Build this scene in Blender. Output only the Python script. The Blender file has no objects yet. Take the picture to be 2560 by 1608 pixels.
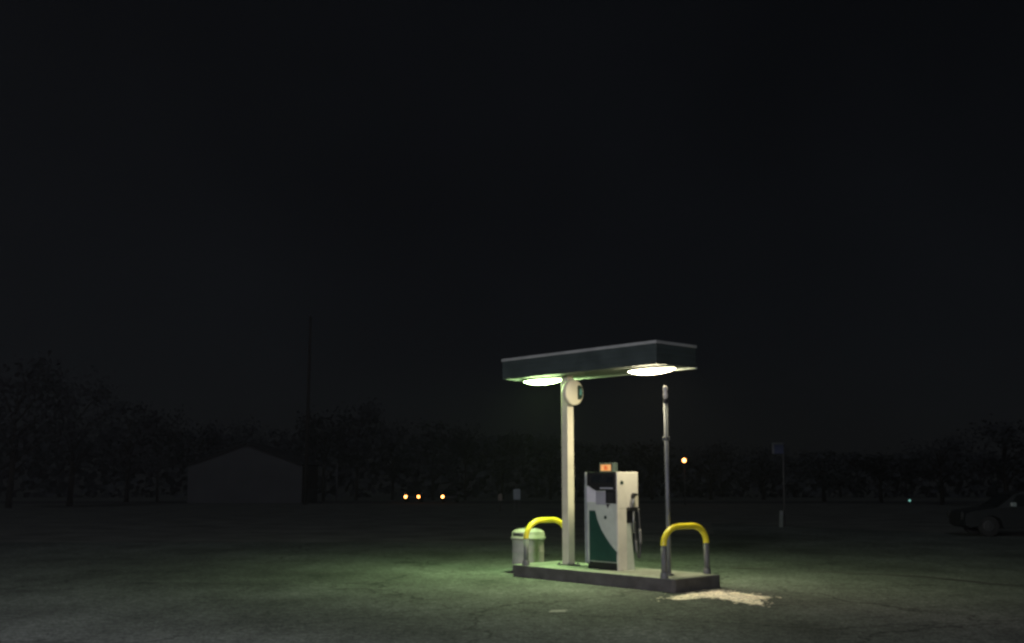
import bpy, bmesh, math, random
from mathutils import Vector, Matrix, noise
S = bpy.context.scene
C = S.collection
R = math.radians
PI = math.pi

# ------------------------------------------------------------------ helpers
def link(o, parent=None):
    C.objects.link(o)
    if parent: o.parent = parent
    return o

def tag(o, label=None, cat=None, group=None, kind=None):
    for k, v in (('label', label), ('category', cat), ('group', group), ('kind', kind)):
        if v: o[k] = v
    return o

def empty(name, loc, rz=0.0):
    o = bpy.data.objects.new(name, None); o.location = loc; o.rotation_euler = (0, 0, rz)
    o.empty_display_size = .2
    return link(o)

class MB:
    """collects shapes, links them as ONE mesh object"""
    def __init__(s): s.bm = bmesh.new()
    def box(s, x0, x1, y0, y1, z0, z1, bevel=0.0, seg=2):
        v = [s.bm.verts.new(p) for p in ((x0,y0,z0),(x1,y0,z0),(x1,y1,z0),(x0,y1,z0),(x0,y0,z1),(x1,y0,z1),(x1,y1,z1),(x0,y1,z1))]
        fs = [s.bm.faces.new([v[i] for i in f]) for f in ((3,2,1,0),(4,5,6,7),(0,1,5,4),(1,2,6,5),(2,3,7,6),(3,0,4,7))]
        if bevel:
            es = list({e for f in fs for e in f.edges})
            bmesh.ops.bevel(s.bm, geom=es, offset=bevel, segments=seg, affect='EDGES', profile=.5)
        return s
    def prism(s, pts, d0, d1, axis='y', bevel=0.0):
        """pts 2-D outline; extruded along axis from d0 to d1. axis y: (x,z), x: (y,z), z: (x,y)"""
        f = {'y': lambda a,b,d:(a,d,b), 'x': lambda a,b,d:(d,a,b), 'z': lambda a,b,d:(a,b,d)}[axis]
        A = [s.bm.verts.new(f(a,b,d0)) for a,b in pts]; B = [s.bm.verts.new(f(a,b,d1)) for a,b in pts]
        n = len(pts); fs = [s.bm.faces.new(A), s.bm.faces.new(B[::-1])]
        for i in range(n): fs.append(s.bm.faces.new((A[i],B[i],B[(i+1)%n],A[(i+1)%n])))
        bmesh.ops.recalc_face_normals(s.bm, faces=fs)
        if bevel:
            es = list({e for q in fs[:2] for e in q.edges})
            bmesh.ops.bevel(s.bm, geom=es, offset=bevel, segments=2, affect='EDGES', profile=.5)
        return s
    def lathe(s, prof, n=32, origin=(0,0,0), axis=(0,0,1), smooth=True):
        q = Vector((0,0,1)).rotation_difference(Vector(axis)); o = Vector(origin); rings = []
        for r, z in prof:
            if r < 1e-6: rings.append([s.bm.verts.new(o + q @ Vector((0,0,z)))])
            else: rings.append([s.bm.verts.new(o + q @ Vector((r*math.cos(2*PI*i/n), r*math.sin(2*PI*i/n), z))) for i in range(n)])
        fs = []
        for a, b in zip(rings, rings[1:]):
            for i in range(n):
                j = (i+1) % n
                if len(a) == 1 and len(b) == 1: continue
                if len(a) == 1: fs.append(s.bm.faces.new((a[0], b[i], b[j])))
                elif len(b) == 1: fs.append(s.bm.faces.new((a[i], b[0], a[j])))
                else: fs.append(s.bm.faces.new((a[i], a[j], b[j], b[i])))
        bmesh.ops.recalc_face_normals(s.bm, faces=fs)
        for f in fs: f.smooth = smooth
        return s
    def tube(s, pts, r, n=12, cap=True):
        pts = [Vector(p) for p in pts]; rr = r if isinstance(r, (list, tuple)) else [r]*len(pts)
        rings = []; up = None
        for i, p in enumerate(pts):
            t = (pts[min(i+1,len(pts)-1)] - pts[max(i-1,0)]).normalized()
            if up is None: up = t.orthogonal().normalized()
            up = (up - t*up.dot(t)).normalized(); sd = t.cross(up)
            rings.append([s.bm.verts.new(p + rr[i]*(math.cos(2*PI*k/n)*up + math.sin(2*PI*k/n)*sd)) for k in range(n)])
        fs = []
        for a, b in zip(rings, rings[1:]):
            for k in range(n):
                f = s.bm.faces.new((a[k], a[(k+1)%n], b[(k+1)%n], b[k])); f.smooth = True; fs.append(f)
        if cap: fs.append(s.bm.faces.new(rings[0][::-1])); fs.append(s.bm.faces.new(rings[-1]))
        bmesh.ops.recalc_face_normals(s.bm, faces=fs)
        return s
    def build(s, name, mat, parent=None):
        me = bpy.data.meshes.new(name); s.bm.to_mesh(me); s.bm.free(); me.materials.append(mat)
        return link(bpy.data.objects.new(name, me), parent)

def arc(cx, cz, r, a0, a1, n=10):
    return [(cx + r*math.cos(R(a0+(a1-a0)*i/n)), cz + r*math.sin(R(a0+(a1-a0)*i/n))) for i in range(n+1)]

# ------------------------------------------------------------------ materials
def mat(name, col, rough=.6, metal=0, var=.12, scale=6, bump=0, bscale=60, dirt=0, spec=.5, coat=0):
    m = bpy.data.materials.new(name); m.use_nodes = True; nt = m.node_tree; N = nt.nodes; L = nt.links
    b = N['Principled BSDF']; b.inputs['Roughness'].default_value = rough; b.inputs['Metallic'].default_value = metal
    b.inputs['Specular IOR Level'].default_value = spec; b.inputs['Coat Weight'].default_value = coat
    tc = N.new('ShaderNodeTexCoord')
    nz = N.new('ShaderNodeTexNoise'); nz.inputs['Scale'].default_value = scale; nz.inputs['Detail'].default_value = 6
    L.new(tc.outputs['Object'], nz.inputs['Vector'])
    cr = N.new('ShaderNodeValToRGB')
    cr.color_ramp.elements[0].position = .3; cr.color_ramp.elements[1].position = .7
    cr.color_ramp.elements[0].color = [max(0, c*(1-var)) for c in col] + [1]
    cr.color_ramp.elements[1].color = [min(1, c*(1+var)) for c in col] + [1]
    L.new(nz.outputs['Fac'], cr.inputs['Fac']); out = cr.outputs['Color']
    if dirt:
        n2 = N.new('ShaderNodeTexNoise'); n2.inputs['Scale'].default_value = 2.3; n2.inputs['Detail'].default_value = 9; n2.inputs['Roughness'].default_value = .7
        L.new(tc.outputs['Object'], n2.inputs['Vector'])
        r2 = N.new('ShaderNodeValToRGB'); r2.color_ramp.elements[0].position = .48; r2.color_ramp.elements[1].position = .72
        r2.color_ramp.elements[0].color = (0,0,0,1); r2.color_ramp.elements[1].color = (dirt,dirt,dirt,1)
        L.new(n2.outputs['Fac'], r2.inputs['Fac'])
        mx = N.new('ShaderNodeMix'); mx.data_type = 'RGBA'
        L.new(r2.outputs['Color'], mx.inputs['Factor']); L.new(out, mx.inputs['A']); mx.inputs['B'].default_value = (.06,.05,.04,1)
        out = mx.outputs['Result']
    L.new(out, b.inputs['Base Color'])
    rr = N.new('ShaderNodeMapRange'); rr.inputs['To Min'].default_value = max(.03, rough-.1); rr.inputs['To Max'].default_value = min(1, rough+.12)
    L.new(nz.outputs['Fac'], rr.inputs['Value']); L.new(rr.outputs['Result'], b.inputs['Roughness'])
    if bump:
        n3 = N.new('ShaderNodeTexNoise'); n3.inputs['Scale'].default_value = bscale; n3.inputs['Detail'].default_value = 4
        L.new(tc.outputs['Object'], n3.inputs['Vector'])
        bp = N.new('ShaderNodeBump'); bp.inputs['Strength'].default_value = bump; bp.inputs['Distance'].default_value = .02
        L.new(n3.outputs['Fac'], bp.inputs['Height']); L.new(bp.outputs['Normal'], b.inputs['Normal'])
    return m

def emit(name, col, strength, base=(.8,.8,.75)):
    m = bpy.data.materials.new(name); m.use_nodes = True; b = m.node_tree.nodes['Principled BSDF']
    b.inputs['Base Color'].default_value = (*base,1)
    b.inputs['Emission Color'].default_value = (*col,1); b.inputs['Emission Strength'].default_value = strength
    return m

def asphalt(name, base, patch=.35, worn=False):
    m = bpy.data.materials.new(name); m.use_nodes = True; nt = m.node_tree; N = nt.nodes; L = nt.links
    b = N['Principled BSDF']; b.inputs['Roughness'].default_value = .95; b.inputs['Specular IOR Level'].default_value = .08
    tc = N.new('ShaderNodeTexCoord')
    def tex(kind, scale, detail=5, rough=.55, stretch=None):
        t = N.new(kind); t.inputs['Scale'].default_value = scale
        if 'Detail' in t.inputs: t.inputs['Detail'].default_value = detail
        if kind == 'ShaderNodeTexNoise': t.inputs['Roughness'].default_value = rough
        if stretch:
            mp = N.new('ShaderNodeMapping'); mp.inputs['Scale'].default_value = stretch; mp.inputs['Rotation'].default_value = (0,0,.35)
            L.new(tc.outputs['Object'], mp.inputs['Vector']); L.new(mp.outputs['Vector'], t.inputs['Vector'])
        else: L.new(tc.outputs['Object'], t.inputs['Vector'])
        return t
    def ramp(src, p0, c0, p1, c1):
        r = N.new('ShaderNodeValToRGB'); e = r.color_ramp.elements
        e[0].position = p0; e[1].position = p1; e[0].color = (c0,c0,c0,1); e[1].color = (c1,c1,c1,1)
        L.new(src, r.inputs['Fac']); return r.outputs['Color']
    def mul(a, c):
        x = N.new('ShaderNodeMix'); x.data_type = 'RGBA'; x.blend_type = 'MULTIPLY'; x.inputs['Factor'].default_value = 1
        L.new(a, x.inputs['A']); L.new(c, x.inputs['B']); return x.outputs['Result']
    rgb = N.new('ShaderNodeRGB'); rgb.outputs[0].default_value = (*base,1)
    big = ramp(tex('ShaderNodeTexNoise', .22, 5, .6).outputs['Fac'], .34, 1-patch, .66, 1+patch)
    mid = ramp(tex('ShaderNodeTexNoise', 1.1, 8, .68, (1,.45,1)).outputs['Fac'], .32, .74, .68, 1.22)
    fine = ramp(tex('ShaderNodeTexNoise', 26, 3, .7).outputs['Fac'], .3, .42, .7, 1.65)
    grit = ramp(tex('ShaderNodeTexVoronoi', 55).outputs['Distance'], .1, 1.25, .7, .75)
    stain = ramp(tex('ShaderNodeTexNoise', .8, 7, .62).outputs['Fac'], .60, 1.0, .72, .55)
    # crack network
    dn = tex('ShaderNodeTexNoise', 1.5, 4)
    va = N.new('ShaderNodeVectorMath'); va.operation = 'SCALE'; va.inputs['Scale'].default_value = .9; L.new(dn.outputs['Color'], va.inputs[0])
    vb = N.new('ShaderNodeVectorMath'); vb.operation = 'ADD'; L.new(tc.outputs['Object'], vb.inputs[0]); L.new(va.outputs['Vector'], vb.inputs[1])
    vo = N.new('ShaderNodeTexVoronoi'); vo.feature = 'DISTANCE_TO_EDGE'; vo.inputs['Scale'].default_value = .19; L.new(vb.outputs['Vector'], vo.inputs['Vector'])
    crack = ramp(vo.outputs['Distance'], .002, .5, .007, 1.0)
    c = rgb.outputs[0]
    lump = ramp(tex('ShaderNodeTexNoise', 8, 4, .65).outputs['Fac'], .32, .62, .68, 1.38)
    if worn: lump = ramp(tex('ShaderNodeTexNoise', 7, 6, .7).outputs['Fac'], .37, .33, .48, 1.12)
    for q in ((fine, lump) if worn else (big, mid, fine, lump, grit, stain, crack)): c = mul(c, q)
    L.new(c, b.inputs['Base Color'])
    bp = N.new('ShaderNodeBump'); bp.inputs['Strength'].default_value = .5; bp.inputs['Distance'].default_value = .012
    L.new(grit, bp.inputs['Height']); L.new(bp.outputs['Normal'], b.inputs['Normal'])
    return m

M = {}
M['asphalt']  = asphalt('worn_asphalt', (.146,.162,.147))
M['road']     = asphalt('road_asphalt', (.09,.09,.09), .15)
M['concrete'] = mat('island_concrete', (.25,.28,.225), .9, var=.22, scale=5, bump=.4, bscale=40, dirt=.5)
M['curb']     = mat('island_side', (.085,.083,.075), .9, var=.3, scale=4, bump=.4, bscale=30, dirt=.5)  # sides darker than the top slab
M['pale']     = asphalt('pale_ground', (.86,.78,.64), .06, worn=True)
M['worn']     = mat('worn_paint', (.34,.34,.31), .9, var=.4, scale=20)
M['tar']      = mat('tar', (.065,.066,.06), .7)
M['soil']     = mat('field_grass', (.10,.105,.09), 1, var=.5, scale=.6, bump=.6, bscale=9)
M['white']    = mat('white_enamel', (.68,.65,.57), .45, var=.07, scale=3, dirt=.22)
M['column']   = mat('column_paint', (.67,.625,.50), .5, var=.08, scale=4, dirt=.18)
M['soffit']   = mat('soffit_paint', (.10,.115,.095), .6, var=.1, scale=2)
M['fascia']   = mat('fascia_green', (.040,.056,.052), .5, var=.2, scale=3)
M['captrim']  = mat('cap_trim', (.30,.32,.30), .5, var=.15, scale=4)
M['green']    = mat('pump_green', (.012,.055,.04), .4, var=.12)
M['emblem']   = mat('emblem_teal', (.10,.26,.25), .4)
M['dkemblem'] = mat('emblem_dark_green', (.008,.03,.022), .4)
M['panel']    = mat('pump_panel', (.54,.58,.50), .5, var=.09, scale=3, dirt=.25)
M['lilac']    = mat('notice_panel', (.66,.65,.68), .5, var=.08)
M['grey']     = mat('notice_grey', (.34,.34,.37), .5, var=.1)
M['trim']     = mat('edge_trim', (.42,.45,.46), .35, metal=.4)
M['black']    = mat('black_plastic', (.012,.012,.013), .45)
M['screen']   = mat('dark_screen', (.012,.015,.017), .25, coat=.0)
M['rubber']   = mat('hose_rubber', (.035,.035,.036), .5)
M['hosegrey'] = mat('hose_sleeve', (.11,.11,.11), .5)
M['metal']    = mat('galvanised', (.17,.18,.19), .5, metal=.1, var=.15)
M['nozzle']   = mat('nozzle_metal', (.30,.31,.30), .4, metal=.6)
M['yellow']   = mat('yellow_paint', (.90,.76,.035), .35, var=.06, scale=8, dirt=.3)
M['steel']    = mat('grey_leg_paint', (.12,.125,.125), .55, var=.25, dirt=.4)
M['bin']      = mat('bin_paint', (.42,.43,.37), .6, var=.16, scale=5, dirt=.4, bump=.1, bscale=12)
M['binlid']   = mat('bin_lid', (.32,.305,.26), .55, var=.14, scale=6, dirt=.3)
M['siding']   = mat('barn_siding', (.10,.10,.105), .8, var=.12, scale=.6)
M['roof']     = mat('dark_roofing', (.02,.02,.022), .9)
M['bark']     = mat('bark', (.03,.026,.02), 1, var=.3)
M['leaf']     = mat('leaves', (.07,.073,.078), .9, var=.4, scale=.7, spec=.1)
M['wood']     = mat('pole_wood', (.035,.03,.026), .95, var=.25, scale=3)
M['signblue'] = mat('sign_blue', (.05,.06,.13), .5)
M['signedge'] = mat('sign_border', (.16,.16,.18), .5)
M['post']     = mat('thin_post', (.06,.06,.06), .7)
M['marker']   = mat('marker_white', (.13,.15,.14), .6)
M['brownbox'] = mat('brown_board', (.26,.22,.18), .8)
M['paleboard']= mat('pale_board', (.40,.45,.47), .7)
M['carpaint'] = mat('car_paint', (.009,.012,.012), .5, var=.05, coat=.1)
M['cardark']  = mat('dark_car_paint', (.02,.02,.022), .35, var=.05, coat=.4)
M['glass']    = mat('car_glass', (.02,.025,.025), .08, var=.02)
M['tyre']     = mat('tyre', (.02,.02,.02), .9)
M['rim']      = mat('rim', (.03,.032,.032), .6, metal=0)
M['lampoff']  = mat('lamp_glass', (.05,.052,.052), .2)
M['mirror']   = mat('mirror_shell', (.26,.31,.29), .3)
M['headlight']= emit('headlight_on', (1,.36,.08), 14)
M['headlight2']= emit('headlight_second', (1,.32,.06), 12)
M['yardlight']= emit('yard_light', (1,.36,.09), 12)
M['dot']      = emit('teal_marker', (.35,1,.85), .5)
M['lensR']    = emit('lens_warm', (1.0,.90,.60), 128)
M['lensL']    = emit('lens_green', (.66,1.0,.42), 235)
M['topface']  = emit('topper_glow', (1.0,.46,.15), .8, (.12,.08,.04))
M['toptext']  = emit('topper_orange', (1.0,.17,.03), .65, (.12,.04,.02))

# ------------------------------------------------------------------ camera
cam = bpy.data.objects.new('camera', bpy.data.cameras.new('camera')); link(cam)
cam.location = (0,0,1.9); cam.rotation_euler = (R(90+8.488), 0, 0)
cam.data.sensor_width = 36; cam.data.lens = 36*2600/2560; cam.data.clip_end = 3000
cam.data.dof.use_dof = False
S.camera = cam

# ------------------------------------------------------------------ island frame
X0, Y0, YAW, LI, WI, HI = 2.6737, 17.5991, .8349, 3.9935, 1.2874, .2242
ZB, ZT = 3.839, 4.250
def I(u, v, z=0):
    return Vector((X0 - math.cos(YAW)*u + math.sin(YAW)*v, Y0 + math.sin(YAW)*u + math.cos(YAW)*v, z))
def zg(y): return -.012*max(0, y-45)

# ------------------------------------------------------------------ ground
def sheet(name, m, xs, ys, dz=0):
    mb = MB(); g = [[mb.bm.verts.new((x, y, zg(y)+dz)) for x in xs] for y in ys]
    for j in range(len(ys)-1):
        for i in range(len(xs)-1): mb.bm.faces.new((g[j][i], g[j][i+1], g[j+1][i+1], g[j+1][i]))
    return tag(mb.build(name, m), kind='structure')
def rng(a, b, n): return [a+(b-a)*i/n for i in range(n+1)]
sheet('ground', M['soil'], rng(-900,900,30), [-60,0,45]+rng(60,1500,40))
random.seed(4)
mb = MB(); far = []
for i in range(81):
    x = -90 + 180*i/80
    far.append((x, (52 if x < 2 else 52-1.25*min(x-2, 15)) + random.uniform(-.5,.5)))
pts = [(-90,-40),(90,-40)] + far[::-1]
vs = []
rows = [[mb.bm.verts.new((x, y, zg(y)+.004)) for x, y in far]]
rows.append([mb.bm.verts.new((x, 30, .004)) for x, y in far]); rows.append([mb.bm.verts.new((x, -40, .004)) for x, y in far])
for a, b in zip(rows, rows[1:]):
    for i in range(len(a)-1): mb.bm.faces.new((b[i], b[i+1], a[i+1], a[i]))
tag(mb.build('forecourt', M['asphalt']), kind='structure')
sheet('road', M['road'], rng(-300,300,10), rng(103,125,8), .004)

def blotch(name, m, pts, z, jitter=.03, kind='structure', n=6, seed=1, chips=0):
    random.seed(seed); P = []
    for i in range(len(pts)):
        a = Vector((*pts[i],0)); b = Vector((*pts[(i+1)%len(pts)],0))
        for k in range(n):
            q = a.lerp(b, k/n); P.append((q.x+random.uniform(-jitter,jitter), q.y+random.uniform(-jitter,jitter)))
    mb = MB(); vs = [mb.bm.verts.new((x,y,z)) for x,y in P]; mb.bm.faces.new(vs)
    bmesh.ops.triangulate(mb.bm, faces=mb.bm.faces[:])
    for _ in range(chips):              # small chips scattered round the edge
        x, y = random.choice(P); x += random.gauss(0,.10); y += random.gauss(0,.13); q = random.uniform(.012,.045)
        mb.bm.faces.new([mb.bm.verts.new((x+q*random.uniform(.6,1.2)*math.cos(a), y+q*random.uniform(.6,1.2)*math.sin(a), z+.003)) for a in (0,1.2,2.5,3.7,5)])
    mb.bm.normal_update()
    for f in mb.bm.faces:
        if f.normal.z < 0: f.normal_flip()
    return tag(mb.build(name, m), kind=kind)
PATCH = [(2.43, 16.8), (2.59, 17.06), (2.77, 17.32), (2.87, 17.46), (3.09, 17.63), (3.31, 17.8), (3.5, 17.88), (3.53, 17.74), (3.56, 17.62), (3.66, 17.7),
         (3.75, 17.7), (3.81, 17.51), (3.9, 17.32), (4.0, 17.12), (4.13, 17.0), (3.97, 16.77), (3.85, 16.65), (3.79, 16.17), (3.73, 15.94), (3.6, 16.03),
         (3.48, 16.27), (3.41, 16.42), (3.35, 16.65), (3.24, 16.87), (3.0, 16.93), (2.84, 16.77), (2.69, 16.62), (2.53, 16.65)]
blotch('pale_patch', M['pale'], PATCH, .008, .032, n=8, seed=3, chips=190)  # ragged area, paler than the asphalt round it
blotch('paint_mark', M['worn'], [(.52,15.12),(.76,15.16),(.79,15.40),(.55,15.34)], .008, .02, seed=5)
blotch('tar_seam', M['tar'], [(5.9,21.6),(7.0,20.9),(7.8,20.3),(8.5,19.0),(9.2,18.1),(9.3,18.2),(8.66,19.2),(7.95,20.55),(7.1,21.1),(6.0,21.75)], .008, .03, seed=6)
blotch('dark_streak', M['tar'], [(4.6,22.2),(5.0,22.15),(5.6,21.95),(5.65,22.15),(5.1,22.45),(4.65,22.5)], .008, .05, seed=8)  # darker streak on the ground behind the island

# ------------------------------------------------------------------ island
isl = empty('pump_island', I(LI/2, WI/2, 0), -YAW)
mb = MB()
cr = .06
def rrect(hx, hy, r, n=5):
    P = []
    for cx, cy, a in ((hx-r,hy-r,0),(-hx+r,hy-r,90),(-hx+r,-hy+r,180),(hx-r,-hy+r,270)):
        P += arc(cx, cy, r, a, a+90, n)
    return P
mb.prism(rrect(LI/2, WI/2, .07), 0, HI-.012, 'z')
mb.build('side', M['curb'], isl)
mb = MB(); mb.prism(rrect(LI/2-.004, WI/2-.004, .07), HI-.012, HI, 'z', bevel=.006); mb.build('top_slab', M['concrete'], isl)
tag(isl, 'long raised concrete pump island with dark sides', 'pump island')

# ------------------------------------------------------------------ canopy
CU, CV, CL, CW = .3633, .0946, 4.0035, 1.0981
can = empty('fuel_canopy', I(3.17, .73, HI), -YAW)
tag(can, 'flat dark green canopy on a single pale column, two bright lamps beneath', 'canopy')
# local frame: +X toward near end, +Y away, origin at column base
cx1 = 3.17-CU; cx0 = 3.17-(CU+CL); cy0 = CV-.73; cy1 = cy0+CW
zb, zt = ZB-HI, ZT-HI
th = .03
mb = MB()   # four fascia boards with shallow ribs
mb.box(cx0, cx1, cy0, cy0+th, zb, zt-.055); mb.box(cx0, cx1, cy1-th, cy1, zb, zt-.055)
mb.box(cx0, cx0+th, cy0+th, cy1-th, zb, zt-.055); mb.box(cx1-th, cx1, cy0+th, cy1-th, zb, zt-.055)
for k in range(3):
    z = zb+.06+k*.105
    mb.box(cx0+.002, cx1-.002, cy0-.012, cy0, z, z+.05, .004, 1)
    mb.box(cx1, cx1+.012, cy0+.002, cy1-.002, z, z+.05, .004, 1)
mb.build('fascia', M['fascia'], can)
mb = MB(); mb.box(cx0-.022, cx1+.022, cy0-.022, cy1+.022, zt-.055, zt, .008, 2); mb.build('cap_trim', M['captrim'], can)
mb = MB(); mb.box(cx0-.012, cx1+.012, cy1, cy1+.02, zb-.012, zb+.02); mb.box(cx0+.002, cx1-.002, cy1-th+.002, cy1-.002, zb-.012, zb)
mb.build('bottom_lip', M['captrim'], can)
mb = MB()   # soffit planks
n = 5; w = (CW-2*th)/n
for k in range(n):
    y = cy0+th+k*w; mb.box(cx0+th, cx1-th, y+.003, y+w-.003, zb+.02, zb+.04)
mb.box(cx0+th, cx1-th, cy0+th, cy1-th, zb+.042, zb+.05)
mb.build('soffit', M['soffit'], can)
hw = .085
mb = MB(); mb.box(-hw, hw, -hw, hw, .02, zb+.018, .008, 2); col = mb.build('column', M['column'], can)
mb = MB(); mb.box(-.16, .16, -.16, .16, 0, .02, .003, 1)
for sx in (-1,1):
    for sy in (-1,1): mb.lathe([(0,.05),(.016,.05),(.016,.02)], 8, (sx*.125, sy*.125, 0), smooth=False)
mb.build('base_plate', M['steel'], col)
# junction box high on the shaft
mb = MB(); mb.box(-hw-.028, -hw, -.03, .04, 1.42, 1.56, .004, 1); mb.build('junction_box', M['steel'], col)
# round sign fixed on the near side of the column
sz = 3.53-HI
mb = MB(); mb.lathe([(0,-.06),(.232,-.06),(.25,-.045),(.25,.045),(.232,.06),(0,.06)], 48, (hw+.062, 0, sz), (1,0,0)); 
disc = mb.build('round_sign', M['column'], can)
mb = MB(); x = hw+.124
q = [(.075,-.125),(.10,-.14),(.16,-.135),(.20,-.10),(.225,0),(.20,.11),(.15,.145),(.09,.14),(.075,.11)]
mb.prism([(y, sz+z) for y, z in q], x-.004, x+.003, 'x'); em = mb.build('emblem', M['dkemblem'], disc)
mb = MB(); mb.prism([(y, sz+z) for y, z in ((.125,-.04),(.175,-.055),(.20,.0),(.185,.06),(.14,.075))], x+.003, x+.006, 'x'); mb.build('emblem_mark', M['emblem'], disc)
# two drop-lens lamps
def lamp(u, v, lens):
    lx, ly = 3.17-u, v-.73; z = zb+.02
    def oval(prof, name, m, parent):
        mb = MB(); mb.lathe(prof, 48)
        for q in mb.bm.verts: q.co = (lx+q.co.x*.53, ly+q.co.y*.23, z+q.co.z)
        return mb.build(name, m, parent)
    f = oval([(0,0),(1.08,0),(1.08,-.02),(1.04,-.032),(.97,-.032)], 'canopy_lamp', M['soffit'], can)
    oval([(1,-.033),(.95,-.043),(.80,-.068),(.58,-.090),(.3,-.104),(0,-.108)], 'lens', lens, f)
lamp(1.07, .80, M['lensR']); lamp(3.92, .80, M['lensL'])

# ------------------------------------------------------------------ hoop guards
def hoop(u, v0, v1, hh, yel, label):
    W = v1-v0; r = .052
    t = empty('hoop_guard', I(u, (v0+v1)/2, HI), -YAW); tag(t, label, 'bollard', 'yellow hoop guards at the ends of the island')
    rc = .40; hx = W/2
    path = [(0,-hx,yel)] + [(0, -hx, hh-rc-r)] if hh-rc-r > yel+.01 else [(0,-hx,yel)]
    za = max(yel+.005, hh-rc-r)
    rz_ = hh-r-za
    L_ = [(0,-hx,yel),(0,-hx,za)]
    L_ += [(0,-hx+rc-rc*math.cos(R(a)), za+rz_*math.sin(R(a))) for a in range(9,91,9)]
    Rr = [(0,-y,z) for _,y,z in L_[::-1]]
    mb = MB(); mb.tube(L_+Rr, r, 16); mb.build('hoop', M['yellow'], t)
    for s in (-1,1):
        mb = MB(); mb.tube([(0,s*hx,.0),(0,s*hx,yel)], r*.94, 16); mb.lathe([(0,.09),(r+.012,.09),(r+.016,.08),(r+.016,0)], 16, (0,s*hx,0)); mb.build('leg', M['steel'], t)
hoop(.255, .06, 1.22, .885, .53, 'yellow topped grey hoop guard at the near end of the island')
hoop(3.69, .10, 1.20, .885, .50, 'yellow hoop guard between the round bin and the canopy column')

# ------------------------------------------------------------------ bin
b = empty('litter_bin', I(4.35, .77, 0), -YAW)
tag(b, 'round pale grey drum bin with domed lid behind the yellow hoop', 'bin')
mb = MB(); prof = [(0,0),(.30,0),(.315,.01)]
for k in range(2):
    z = .2+k*.22; prof += [(.318,z-.02),(.33,z),(.318,z+.02)]
prof += [(.32,.66),(.328,.672)]
mb.lathe(prof, 40); mb.build('drum', M['bin'], b)
mb = MB(); mb.lathe([(.322,.655),(.352,.655),(.352,.70),(.33,.71),(.325,.80),(.315,.815),(.25,.85),(.13,.872),(0,.878)], 40)
mb.build('lid', M['binlid'], b)
for s in (-1,1):
    mb = MB(); mb.tube([(s*.352,s*-.07,.66),(s*.40,s*-.07,.67),(s*.40,s*.07,.67),(s*.352,s*.07,.66)], .010, 8); mb.build('handle', M['steel'], b)
# dark swing flaps in the lid
mb = MB()
for a0 in (-100,): 
    pts = []
for k in range(13):
    pass
me_pts = [(.3305*math.cos(R(a)), .3305*math.sin(R(a))) for a in range(-108,-52,8)]
vs0 = [mb.bm.verts.new((x,y,.725)) for x,y in me_pts]; vs1 = [mb.bm.verts.new((x,y,.785)) for x,y in me_pts]
for i in range(len(vs0)-1): mb.bm.faces.new((vs0[i],vs0[i+1],vs1[i+1],vs1[i]))
bmesh.ops.solidify(mb.bm, geom=mb.bm.faces[:], thickness=.006)
mb.build('flap', M['steel'], b)

# ------------------------------------------------------------------ pump
PU, PV = 2.095, .765          # centre
pump = empty('fuel_pump', I(PU-.03, PV, HI), -YAW)
tag(pump, 'white fuel pump with dark green swoosh on the door and dark display', 'fuel pump')
hx, hy = .405, .285
def zf(y): return 1.76*(1-(y-230)/1155)
def xf(px): return -.405+(px-205)/375*.81
def yf(px): return -.285+(px-580)/245*.57
mb = MB(); mb.box(-hx+.004, hx-.03, -hy+.01, .14, .13, 1.13, .012); mb.box(-hx+.004, hx-.03, -hy+.01, hy-.006, 1.131, 1.755, .012)
mb.build('cabinet', M['panel'], pump)
mb = MB(); mb.box(-hx+.03, hx-.033, -hy+.03, .12, 0, .129, .006); mb.build('plinth', M['black'], pump)
# display hood: dark head with a rounded lower left corner
o = [(xf(240),zf(232)),(hx-.033,zf(232)),(hx-.033,zf(440)),(xf(345),zf(455)),(xf(300),zf(430)),(xf(262),zf(398)),(xf(240),zf(392))]
mb = MB(); mb.prism(o, -hy-.035, -hy+.0085, 'y', bevel=.006); disp = mb.build('display_head', M['black'], pump)
mb = MB(); mb.box(xf(300), xf(430), -hy-.0385, -hy-.0352, zf(355), zf(265)); mb.box(xf(450), xf(545), -hy-.0385, -hy-.0352, zf(355), zf(285)); mb.build('screen', M['screen'], disp)
mb = MB(); mb.box(xf(395), xf(545), -hy-.04, -hy-.0352, zf(432), zf(412), .002, 1); mb.build('label_strip', M['grey'], disp)
# notice panels
mb = MB(); mb.box(xf(222), xf(330), -hy-.004, -hy+.0085, zf(592), zf(398)-.012, .003, 1); mb.build('notice_panel', M['lilac'], pump)
mb = MB(); mb.box(xf(332), xf(448), -hy-.007, -hy+.0085, zf(618), zf(466), .003, 1); mb.build('card_panel', M['grey'], pump)
mb = MB(); mb.box(xf(452), hx-.034, -hy-.022, -hy+.0085, zf(602), zf(446), .006, 2); kp = mb.build('keypad_housing', M['black'], pump)
mb = MB()
for i in range(4):
    for j in range(3):
        x = xf(482)+j*.045; z = zf(580)+i*.042; mb.box(x, x+.032, -hy-.026, -hy-.0222, z, z+.028, .002, 1)
mb.build('key', M['rubber'], kp)
# small wedge under the keypad
mb = MB(); mb.prism([(xf(452),zf(612)),(xf(490),zf(612)),(xf(468),zf(662))], -hy-.006, -hy+.0085, 'y'); mb.build('receipt_slot', M['black'], pump)
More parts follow.
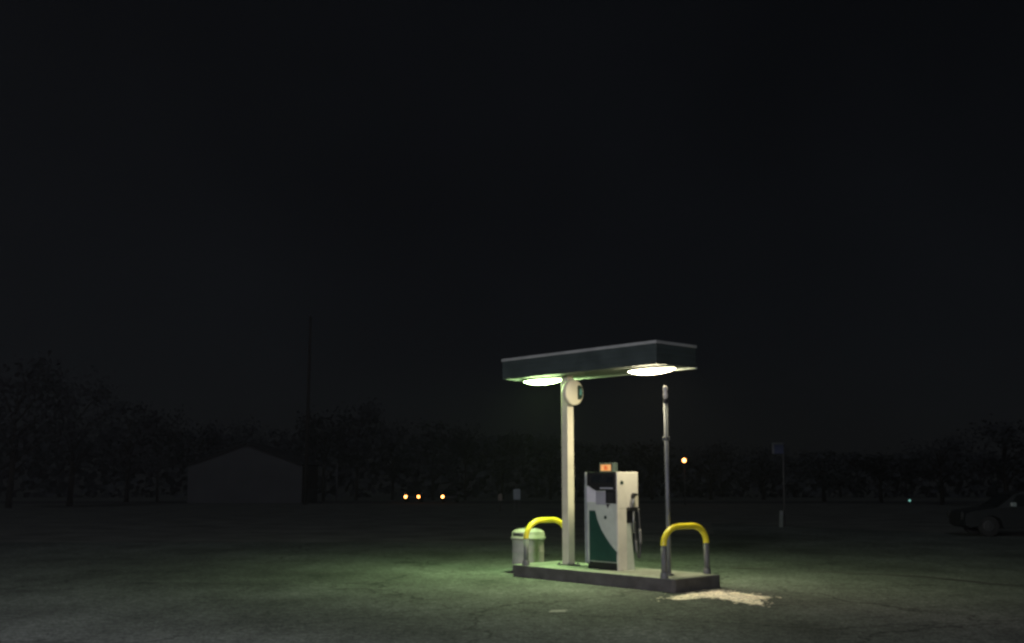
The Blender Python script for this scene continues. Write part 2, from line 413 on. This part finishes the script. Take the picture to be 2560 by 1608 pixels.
# door with swoosh
mb = MB(); mb.box(xf(250), hx-.034, -hy-.002, -hy+.0088, zf(1290), zf(622), .004, 1); door = mb.build('door', M['panel'], pump)
mb = MB(); curve = [(322,692),(332,730),(345,790),(365,850),(395,920),(440,1000),(490,1078),(540,1140),(576,1180)]
pts = [(xf(a),zf(c)) for a,c in curve] + [(hx-.036,zf(1190)),(hx-.036,zf(1288)),(xf(252),zf(1288)),(xf(252),zf(692))]
mb.prism(pts, -hy-.0055, -hy-.0021, 'y'); mb.build('swoosh', M['green'], door)
mb = MB(); mb.lathe([(0,.006),(.032,.006),(.034,0)], 18, (xf(440), -hy-.0021, zf(770)), (0,-1,0), smooth=False); mb.build('emblem', M['dkemblem'], door)
mb = MB(); mb.box(-hx-.012, -hx+.045, -hy-.012, -hy+.05, .15, zf(398), .006); mb.box(-hx-.006, -hx+.012, -hy-.006, -hy+.02, zf(396), 1.758); mb.prism([(-hx-.01,.149),(-hx+.045,.149),(-hx+.085,.10),(-hx-.01,.10)], -hy-.01, -hy+.045, 'y')
mb.build('edge_trim', M['trim'], pump)
# end pillar (white), full height strip near the corner and a broad head above
mb = MB()
mb.box(hx-.029, hx, -hy-.006, yf(684), 0, zf(662), .005, 1)
mb.box(hx-.029, hx+.001, -hy-.006, hy, zf(661), 1.762, .008, 2)
end = mb.build('end_panel', M['white'], pump)
mb = MB(); mb.prism([(yf(686),0),(yf(775),0),(yf(762),.25),(yf(742),.62),(yf(724),.80),(yf(686),.82)], hx-.028, hx-.006, 'x'); mb.build('lower_end_panel', M['panel'], pump)
mb = MB(); mb.box(hx-.0285, hx-.012, yf(688), yf(765), .84, zf(664), .003, 1); mb.build('nozzle_recess', M['black'], pump)
mb = MB(); mb.prism([(yf(615),zf(375)),(yf(648),zf(375)),(yf(652),zf(345)),(yf(628),zf(328)),(yf(616),zf(345))], hx+.001, hx+.005, 'x'); mb.build('emblem', M['dkemblem'], end)
mb = MB(); mb.box(hx-.02, hx+.055, yf(692), hy-.004, zf(690), zf(648), .008, 2); mb.build('nozzle_boot', M['black'], pump)
# nozzle
mb = MB(); mb.tube([(hx+.045,yf(742),zf(645)),(hx+.05,yf(742),zf(590)),(hx+.055,yf(742),zf(535))], [.020,.026,.028], 12)
noz = mb.build('nozzle', M['nozzle'], pump)
mb = MB(); mb.prism([(yf(722),zf(545)),(yf(748),zf(545)),(yf(756),zf(520)),(yf(782),zf(508)),(yf(778),zf(485)),(yf(738),zf(480)),(yf(722),zf(500))], hx+.03, hx+.08, 'x', bevel=.006); mb.build('grip', M['black'], noz)
mb = MB(); mb.tube([(hx+.035,yf(750),zf(692)),(hx+.03,yf(750),zf(800)),(hx+.03,yf(748),zf(955))], [.016,.015,.013], 10); mb.build('spout', M['nozzle'], noz)
# hose: from the boot down in a loop and back up
def bez(P, n=28):
    P = [Vector(p) for p in P]; out = []
    for i in range(n+1):
        t = i/n; Q = P[:]
        while len(Q) > 1: Q = [a.lerp(c,t) for a,c in zip(Q,Q[1:])]
        out.append(Q[0])
    return out
mb = MB(); mb.tube(bez([(hx+.05,.22,1.10),(hx+.09,.25,.7),(hx+.12,.22,-.12),(hx+.06,.17,-.02),(hx+.03,.16,.55),(hx+.02,.15,.86)]), .017, 10); hose = mb.build('hose', M['rubber'], pump)
mb = MB(); mb.tube(bez([(hx+.072,.233,.72),(hx+.085,.232,.58),(hx+.09,.225,.46)],8), .027, 10); mb.tube(bez([(hx+.047,.17,.30),(hx+.04,.163,.42),(hx+.035,.16,.52)],8), .024, 10); mb.build('hose_sleeve', M['hosegrey'], hose)
# lit topper
mb = MB(); x0, x1 = xf(318), xf(478); zz0, zz1 = 1.762, 1.93
mb.box(x0, x1, -.16, -.02, zz0, zz1, .012); top = mb.build('topper_box', M['fascia'], pump)
mb = MB(); mb.box(x0+.045, x1-.045, -.164, -.1595, zz0+.022, zz1-.03); mb.build('lit_face', M['topface'], top)
mb = MB(); xm = (x0+x1)/2; mb.box(xm-.035, xm+.02, -.167, -.1642, zz0+.035, zz0+.115); mb.box(xm+.03, xm+.05, -.167, -.1642, zz0+.03, zz0+.10); mb.build('lit_marks', M['toptext'], top)

# ------------------------------------------------------------------ mast
m_ = empty('hose_mast', I(.51, .50, HI), -YAW)
tag(m_, 'tall thin steel mast with knobbed top behind the near hoop', 'mast')
mb = MB(); mb.tube([(0,0,.0),(0,0,1.4),(0,0,2.98)], [.038,.036,.034], 16); mb.lathe([(0,.03),(.08,.03),(.085,0)], 16); mb.build('pole', M['metal'], m_)
mb = MB(); mb.lathe([(.02,3.02),(.022,3.04),(.04,3.055),(.044,3.10),(.036,3.14),(.03,3.155),(.042,3.18),(.043,3.22),(.03,3.25),(0,3.26)], 16); mb.build('finial', M['white'], m_)
mb = MB(); mb.lathe([(.036,2.96),(.040,2.97),(.040,3.0),(.028,3.03),(.02,3.035)], 14); mb.build('collar', M['black'], m_)
mb = MB(); mb.box(-.06,.05,-.05,.05,2.30,2.37,.008,1); cl = mb.build('cable_clamp', M['steel'], m_)

# ------------------------------------------------------------------ far side: barn, poles, signs
def at(px, py):     # point on the (level or sloping) ground seen at a photograph pixel - used once for the far things
    th_ = R(8.488); a = (px-1280)/2600; c = -(py-804)/2600
    d = Vector((a, math.cos(th_)-c*math.sin(th_), math.sin(th_)+c*math.cos(th_)))
    t = 10.0
    for _ in range(60):
        p = Vector((0,0,1.9))+d*t; t = (zg(p.y)-1.9)/d.z if d.z < -1e-4 else 200
    return Vector((0,0,1.9))+d*t

barn = empty('barn', (-26.9, 106, zg(110)))
tag(barn, 'pale gabled barn with dark roof standing at the edge of the field', 'barn')
bw, bd, be, ba = 5.75, 8.5, 4.0, 5.95
mb = MB(); mb.prism([(-bw,-.6),(bw,-.6),(bw,be),(0,ba),(-bw,be)], 0, bd, 'y')
for k in range(16): 
    z = .1+k*.24
    mb.box(-bw+.01, bw-.01, -.025, 0, z, z+.2)
mb.build('wall', M['siding'], barn)
mb = MB()
for s in (-1,1):
    mb.prism([(0,ba+.02),(0,ba+.2),(s*(bw+.35),be-.1+.06),(s*(bw+.35),be-.1-.12)], -.3, bd+.3, 'y')
mb.build('roof', M['roof'], barn)

p = at(763, 1262)
up = empty('utility_pole', (p.x, p.y, zg(p.y)))
tag(up, 'tall dark utility pole rising in front of the pale barn', 'utility pole')
hh = 1.9+(1192-790)/2600*p.y - zg(p.y)
mb = MB(); mb.tube([(0,0,-.3),(0,0,hh*.5),(0,0,hh)], [.19,.15,.11], 12); mb.build('pole', M['wood'], up)
mb = MB(); mb.lathe([(.115,hh-.05),(.13,hh-.02),(.12,hh+.02),(0,hh+.10)], 12); mb.build('pole_cap', M['steel'], up)

p = at(841, 1257)
t = empty('thin_post', (p.x, p.y, zg(p.y))); tag(t, 'thin upright post just right of the pale barn', 'post')
mb = MB(); mb.tube([(0,0,-.2),(0,0,4.0)], [.08,.06], 8); mb.lathe([(.06,4.0),(.09,4.02),(.05,4.10),(0,4.12)], 8); mb.build('post', M['siding'], t)

# small road sign and marker post at the right
p = at(1962, 1317); d = p.y
t = empty('road_sign', (p.x, p.y, 0)); tag(t, 'small blue square road sign with pale border on a thin post', 'sign')
mb = MB(); mb.tube([(0,0,-.1),(.02,0,1.6),(.05,0,3.22)], .035, 8); mb.build('post', M['post'], t)
k = d/2600; z0 = (1317-1139)*k; z1 = (1317-1112)*k
mb = MB(); mb.box(-.40,.05,-.065,-.04,z0,z1,.004,1); pn = mb.build('panel', M['signblue'], t)
mb = MB(); mb.box(-.40,-.32,-.071,-.0655,z0,z1); mb.box(-.319,.05,-.071,-.0655,z1-.07,z1); mb.build('border', M['signedge'], pn)
p = at(1952, 1318)
t = empty('marker_post', (p.x, p.y, 0)); tag(t, 'short pale marker post at the foot of the blue road sign', 'marker post')
mb = MB(); mb.prism([(-.07,0),(.07,0),(.11,.62),(-.03,.62)], -.04, .04, 'y', bevel=.006); mb.build('post', M['marker'], t)
mb = MB(); mb.box(-.02,.10,-.052,-.0405,.46,.54); mb.build('band', M['signedge'], t)

d = 66
t = empty('yard_sign', ((1292-1280)/2600*d, d, zg(d))); tag(t, 'small pale blue grey sign board standing alone left of the column', 'sign')
z = 1.9-(1235-1192)/2600*d - zg(d)
mb = MB(); mb.box(-.22,.22,-.02,.02,z-.33,z+.33,.03,2); bd_ = mb.build('board', M['paleboard'], t)
for s in (-1,1):
    mb = MB(); mb.box(s*.15-.02,s*.15+.02,.021,.05,0,z+.2); mb.build('leg', M['post'], t)
t = empty('mail_box', ((1251-1280)/2600*d, d, zg(d))); tag(t, 'small brown box on a post left of the pale sign board', 'mailbox')
z = 1.9-(1242-1192)/2600*d - zg(d)
mb = MB(); mb.prism([(-.13,z-.2),(.13,z-.2)]+arc(0,z+.1,.13,0,180,8), -.25, .25, 'y'); mb.build('box', M['brownbox'], t)
mb = MB(); mb.box(-.04,.04,-.04,.04,0,z-.2); mb.build('post', M['wood'], t)

# yard lamp
d = 92; xL = (1706.7-1280)/2600*d; zl = 1.9+(1192-1152)/2600*d - zg(d)
t = empty('yard_lamp', (xL, d, zg(d))); tag(t, 'glowing orange globe lamp on a dark post far behind the mast', 'lamp')
mb = MB(); mb.tube([(0,0,0),(0,0,zl-.2)], [.07,.045], 10); mb.lathe([(0,zl-.18),(.12,zl-.18),(.1,zl-.22),(.045,zl-.26)], 10); mb.build('post', M['post'], t)
mb = MB(); mb.lathe([(0,zl-.18),(.09,zl-.16),(.16,zl-.06),(.165,zl+.04),(.1,zl+.15),(0,zl+.18)], 16); mb.build('globe', M['yardlight'], t)

d = 70
t = empty('marker_lamp', ((2260-1280)/2600*d, d, zg(d))); tag(t, 'tiny teal point of light on a short stake at right', 'marker light')
z = 1.9-(1250-1192)/2600*d - zg(d)
mb = MB(); mb.box(-.03,.03,-.02,.02,0,z-.06); mb.build('stake', M['post'], t)
mb = MB(); mb.lathe([(0,-.07),(.06,-.05),(.075,0),(.06,.05),(0,.07)], 12, (0,0,z)); mb.build('lamp', M['dot'], t)

# ------------------------------------------------------------------ cars
def car(loc, rz, paint, label, lights, group=None):
    t = empty('car', loc, rz); tag(t, label, 'car', group)
    # side profile, front at -X, length 4.5, ground z=0
    P = [(-2.22,.36),(-2.24,.55),(-2.20,.72),(-2.05,.80),(-1.15,.93),(-.55,1.34),(-.30,1.42),(.55,1.45),(1.05,1.38),(1.75,1.02),(2.15,.97),(2.22,.80),(2.22,.45),(2.12,.33)]
    def wheel_arch(cx): return [(cx+.36*math.cos(R(a)), .33+.36*math.sin(R(a))) for a in range(0,181,15)]
    low = [(1.70+.0,.27)]
    outline = P + [(1.76,.28)] + [(x,z) for x,z in wheel_arch(1.38)] + [(-.98,.26)] + [(x,z) for x,z in wheel_arch(-1.38)] + [(-2.10,.28)]
    mb = MB(); bm = mb.bm; rings = []
    for y in (-.86,-.84,-.5,0,.5,.84,.86):
        ring = []
        for x, z in outline:
            tum = max(0, (z-.93)/.52)           # cabin leans inward
            w = y*(1-.20*tum); sx = 1-.05*(abs(y)/.86)**3
            k = .012 if abs(y) > .85 else 0
            ring.append(bm.verts.new((x*sx, w, z-k*(1 if z > .6 else -1))))
        rings.append(ring)
    n = len(outline); fs = []
    for a, c in zip(rings, rings[1:]):
        for i in range(n): fs.append(bm.faces.new((a[i],c[i],c[(i+1)%n],a[(i+1)%n])))
    fs.append(bm.faces.new(rings[0][::-1])); fs.append(bm.faces.new(rings[-1]))
    bmesh.ops.recalc_face_normals(bm, faces=fs)
    mb.build('body', paint, t)
    for s in (-1,1):
        mb = MB()
        for a, c, e, f in ((-.72,-.45,.14,.12),(.20,.20,.98,1.38)):
            q = [(a,.96),(c,1.33),(e,1.36),(f if f > .5 else .14,.96)]
            vs = []
            for x, z in q:
                w = .866*(1-.20*max(0,(z-.93)/.52)); vs.append(mb.bm.verts.new((x, s*w, z)))
            mb.bm.faces.new(vs)
        bmesh.ops.solidify(mb.bm, geom=mb.bm.faces[:], thickness=.012); mb.build('side_window', M['glass'], t)
        mb = MB(); mb.box(-.72,-.54, s*.90-.07, s*.90+.07, .95, 1.09, .03, 2); mb.build('wing_mirror', M['mirror'] if paint is M['carpaint'] else paint, t)
        mb = MB(); mb.lathe([(0,.05),(.12,.035),(.145,0)], 14, (-2.15, s*.66, .66), (-1,0,.12)); mb.build('headlight', lights[0 if s > 0 else 1], t)
        mb = MB(); mb.box(2.13,2.20,s*.70-.1,s*.70+.1,.78,.9,.01,1); mb.build('tail_light', M['rubber'], t)
        for x in (-1.38,1.38):
            mb = MB(); mb.lathe([(.2,-.09),(.31,-.10),(.33,-.06),(.33,.06),(.31,.10),(.2,.09)], 24, (x,s*.74,.33), (0,1,0)); w_ = mb.build('wheel', M['tyre'], t)
            mb = MB(); mb.lathe([(0,.07),(.06,.075),(.12,.05),(.2,.085),(.205,.0)], 20, (x,s*.74,.33), (0,s,0)); mb.build('rim', M['rim'], w_)
    mb = MB(); v = [mb.bm.verts.new(q) for q in ((-1.10,-.72,.965),(-1.10,.72,.965),(-.58,.62,1.335),(-.58,-.62,1.335))]; mb.bm.faces.new(v)
    bmesh.ops.solidify(mb.bm, geom=mb.bm.faces[:], thickness=.012); mb.build('windscreen', M['glass'], t)
    return t
d = 34.5
car(((2372-1280)/2600*d+2.22, d, 0), R(-6), M['carpaint'], 'dark grey green car parked at the right edge, nose to the left', (M['lampoff'], M['lampoff']))
d = 110
g_ = 'cars with lit headlights on the far road'
car(((1033.5-1280)/2600*d, d+2.2, zg(d)-.05), R(90), M['cardark'], 'far dark car with both headlights lit, facing the forecourt', (M['headlight'], M['headlight2']), g_)
car(((1109-1280)/2600*d+.66, d+2.2, zg(d)-.05), R(90), M['cardark'], 'far dark car showing only one lit headlight', (M['headlight'], M['lampoff']), g_)

# ------------------------------------------------------------------ trees
def crown_mesh(seed, nl=1500, leaf=.17):
    """unit crown: about 1 high (z 0..1) and 0.8 wide"""
    random.seed(seed); bm = bmesh.new(); tips = []
    for k in range(26):
        a = random.uniform(0,2*PI); zc = random.uniform(.12,.92); rr = .42*math.sqrt(max(.05,1-((zc-.45)/.6)**2))*random.uniform(.35,1.05)
        tips.append((Vector((rr*math.cos(a), rr*math.sin(a), zc)), random.uniform(.07,.16)))
    for i in range(nl):
        c, s = random.choice(tips)
        p = c + Vector((random.gauss(0,s*.75), random.gauss(0,s*.75), random.gauss(0,s*.6)))
        u = Vector((random.gauss(0,1),random.gauss(0,1),random.gauss(0,1))).normalized(); w = u.orthogonal().normalized(); h = leaf*.16*random.uniform(.6,1.4)
        vs = [bm.verts.new(p+u*h), bm.verts.new(p+w*h*.6), bm.verts.new(p-u*h), bm.verts.new(p-w*h*.6)]; bm.faces.new(vs)
    me = bpy.data.meshes.new('crown'); bm.to_mesh(me); bm.free(); me.materials.append(M['leaf']); return me, tips
def trunk_mesh(tips, seed):
    random.seed(seed+99); mb = MB(); mb.tube([(0,0,-.35),(.01,0,0),(0,.01,.35),(.01,0,.75)], [.030,.024,.015,.005], 8)
    for c, s in tips[:16]:
        z0 = max(-.05, c.z-.35); st = Vector((0,0,z0)); mb.tube([st, st.lerp(c,.5)+Vector((0,0,.04)), c], [.011,.007,.002], 5)
    me = bpy.data.meshes.new('trunk'); mb.bm.to_mesh(me); mb.bm.free(); me.materials.append(M['bark']); return me
protos = []
for s_ in (11,23,37,51):
    cm, tips = crown_mesh(s_); protos.append((cm, trunk_mesh(tips, s_)))
def tree(px, d, ytop, wpx, k, label):
    H_ = 1.9+(1192-ytop)/2600*d - zg(d); cz = .26*H_
    t = empty('tree', ((px-1280)/2600*d, d, zg(d)), k*1.3); tag(t, label, 'tree', 'dark trees along the far edge of the field')
    hc = H_-cz; wc = wpx/2600*d/.85
    for nm, me in (('trunk', protos[k%4][1]), ('crown', protos[k%4][0])):
        o = link(bpy.data.objects.new(nm, me), t); o.location = (0,0,cz); o.scale = (wc, wc, hc)
TREES = [
 (40,78,905,240,0,'broad dark tree at the far left of the photo'),
 (190,88,950,220,1,'rounded dark tree, second from the left'),
 (330,110,1000,170,2,'dark tree third from the left, lower than its left neighbour'),
 (405,120,1020,110,3,'narrow dark tree left of the barn'),
 (500,135,1065,130,0,'low dark tree behind the left slope of the barn roof'),
 (605,140,1058,120,1,'low dark tree behind the barn ridge'),
 (700,135,1070,110,2,'low dark tree behind the right slope of the barn roof'),
 (815,130,1022,130,3,'tall dark tree just right of the utility pole'),
 (895,132,1012,130,0,'tallest dark tree right of the barn'),
 (985,140,1062,120,1,'low dark tree above the pair of headlights'),
 (1085,138,1050,120,2,'rounded dark tree above the single headlight'),
 (1165,136,1058,80,3,'narrow dark tree left of the round bin'),
 (1255,140,1085,120,0,'low dark tree behind the left end of the canopy'),
 (1375,142,1092,120,1,'low dark tree behind the canopy column'),
 (1500,140,1105,130,2,'low dark tree behind the fuel pump'),
 (1625,142,1098,120,3,'low dark tree behind the mast'),
 (1770,140,1110,140,0,'low dark tree right of the orange yard lamp'),
 (1900,138,1120,140,1,'low dark tree behind the blue road sign'),
 (2050,120,1125,150,2,'low dark tree right of the blue road sign'),
 (2190,110,1130,150,3,'low dark tree above the teal marker light'),
 (2340,95,1095,180,0,'dark tree behind the nose of the parked car'),
 (2500,88,1060,200,1,'dark tree at the far right above the parked car'),
]
for a in TREES: tree(*a)
# far wood that reads as one mass
random.seed(77); bm = bmesh.new()
for i in range(14000):
    x = random.uniform(-190,190); y = 185+random.uniform(-8,8)
    top = 10.2-3.6*min(1,max(0,(x-2)/22))+1.6*noise.noise(Vector((x*.06,3,0)))+1.4*noise.noise(Vector((x*.25,7,0)))
    z = zg(y)+top*(1-random.random()**1.8)
    p = Vector((x,y,z)); u = Vector((random.gauss(0,1),random.gauss(0,1),random.gauss(0,1))).normalized(); w = u.orthogonal().normalized(); h = random.uniform(.5,1.2)
    bm.faces.new([bm.verts.new(p+u*h), bm.verts.new(p+w*h*.7), bm.verts.new(p-u*h), bm.verts.new(p-w*h*.7)])
me = bpy.data.meshes.new('far_wood'); bm.to_mesh(me); bm.free(); me.materials.append(M['leaf'])
tag(link(bpy.data.objects.new('far_wood', me)), 'dark far wood along the horizon behind everything', 'wood', kind='stuff')

# ------------------------------------------------------------------ sky and light
w = bpy.data.worlds.new('World'); S.world = w; w.use_nodes = True; nt = w.node_tree; N = nt.nodes; L = nt.links
bg = N['Background']; sky = N.new('ShaderNodeTexSky'); sky.sky_type = 'NISHITA'; sky.sun_disc = False
EL, AZ = 42, 190
sky.sun_elevation = R(EL); sky.sun_rotation = R(AZ); sky.air_density = 1; sky.dust_density = .6
hs = N.new('ShaderNodeHueSaturation'); hs.inputs['Saturation'].default_value = .62; L.new(sky.outputs['Color'], hs.inputs['Color'])
gm = N.new('ShaderNodeGamma'); gm.inputs['Gamma'].default_value = .42; L.new(hs.outputs['Color'], gm.inputs['Color'])
tn = N.new('ShaderNodeMix'); tn.data_type = 'RGBA'; tn.blend_type = 'MULTIPLY'; tn.inputs['Factor'].default_value = 1
L.new(gm.outputs['Color'], tn.inputs['A']); tn.inputs['B'].default_value = (.90,.98,1.14,1)
# thin uneven night cloud
tcw = N.new('ShaderNodeTexCoord'); nw = N.new('ShaderNodeTexNoise'); nw.inputs['Scale'].default_value = 3.2; nw.inputs['Detail'].default_value = 5
L.new(tcw.outputs['Generated'], nw.inputs['Vector'])
mr = N.new('ShaderNodeMapRange'); mr.inputs['From Min'].default_value = .3; mr.inputs['From Max'].default_value = .7; mr.inputs['To Min'].default_value = .78; mr.inputs['To Max'].default_value = 1.2
L.new(nw.outputs['Fac'], mr.inputs['Value'])
cm = N.new('ShaderNodeMix'); cm.data_type = 'RGBA'; cm.blend_type = 'MULTIPLY'; cm.inputs['Factor'].default_value = 1
L.new(tn.outputs['Result'], cm.inputs['A']); L.new(mr.outputs['Result'], cm.inputs['B'])
L.new(cm.outputs['Result'], bg.inputs['Color']); bg.inputs['Strength'].default_value = .0016
ml = bpy.data.lights.new('night_fill', 'SUN'); ml.energy = .125; ml.angle = R(10); ml.color = (.8,.88,1)  # added fill from an unseen source, lifts the dark ground and trees
mo = link(bpy.data.objects.new('night_fill', ml))
sd = Vector((math.sin(R(AZ))*math.cos(R(EL)), math.cos(R(AZ))*math.cos(R(EL)), math.sin(R(EL))))
mo.rotation_euler = (-sd).to_track_quat('-Z','Y').to_euler()
# lamp of the shop front behind the photographer: its pool of light lies on the foreground
sl = bpy.data.lights.new('shopfront_lamp', 'AREA'); sl.shape = 'RECTANGLE'; sl.size = 2.2; sl.size_y = .5; sl.energy = 1420; sl.color = (1,.94,1.08)
so = link(bpy.data.objects.new('shopfront_lamp', sl)); so.location = (-6.5,.0,4.6)
so.rotation_euler = (Vector((-6,11,0))-so.location).to_track_quat('-Z','Y').to_euler()

hz = bpy.data.materials.new('glow_haze'); hz.use_nodes = True; hn = hz.node_tree  # thin volume added to imitate lens glow round the lamps
hn.nodes.remove(hn.nodes['Principled BSDF']); pv = hn.nodes.new('ShaderNodeVolumePrincipled'); pv.inputs['Density'].default_value = .0003; pv.inputs['Color'].default_value = (.85,.9,.88,1)
hn.links.new(pv.outputs['Volume'], hn.nodes['Material Output'].inputs['Volume'])
mb = MB(); mb.box(-130, 130, -8, 200, zg(200)-1.2, 17); tag(mb.build('glow_haze_box', hz), kind='stuff')

S.view_settings.view_transform = 'Standard'; S.view_settings.look = 'None'; S.view_settings.gamma = 1; S.view_settings.exposure = 0
S.view_settings.use_curve_mapping = False
S.cycles.filter_width = 2.6
S.cycles.use_denoising = True
S.cycles.sample_clamp_indirect = 1.5; S.cycles.sample_clamp_direct = 22; S.cycles.blur_glossy = 1.0; S.cycles.caustics_reflective = False; S.cycles.caustics_refractive = False
S.cycles.max_bounces = 6
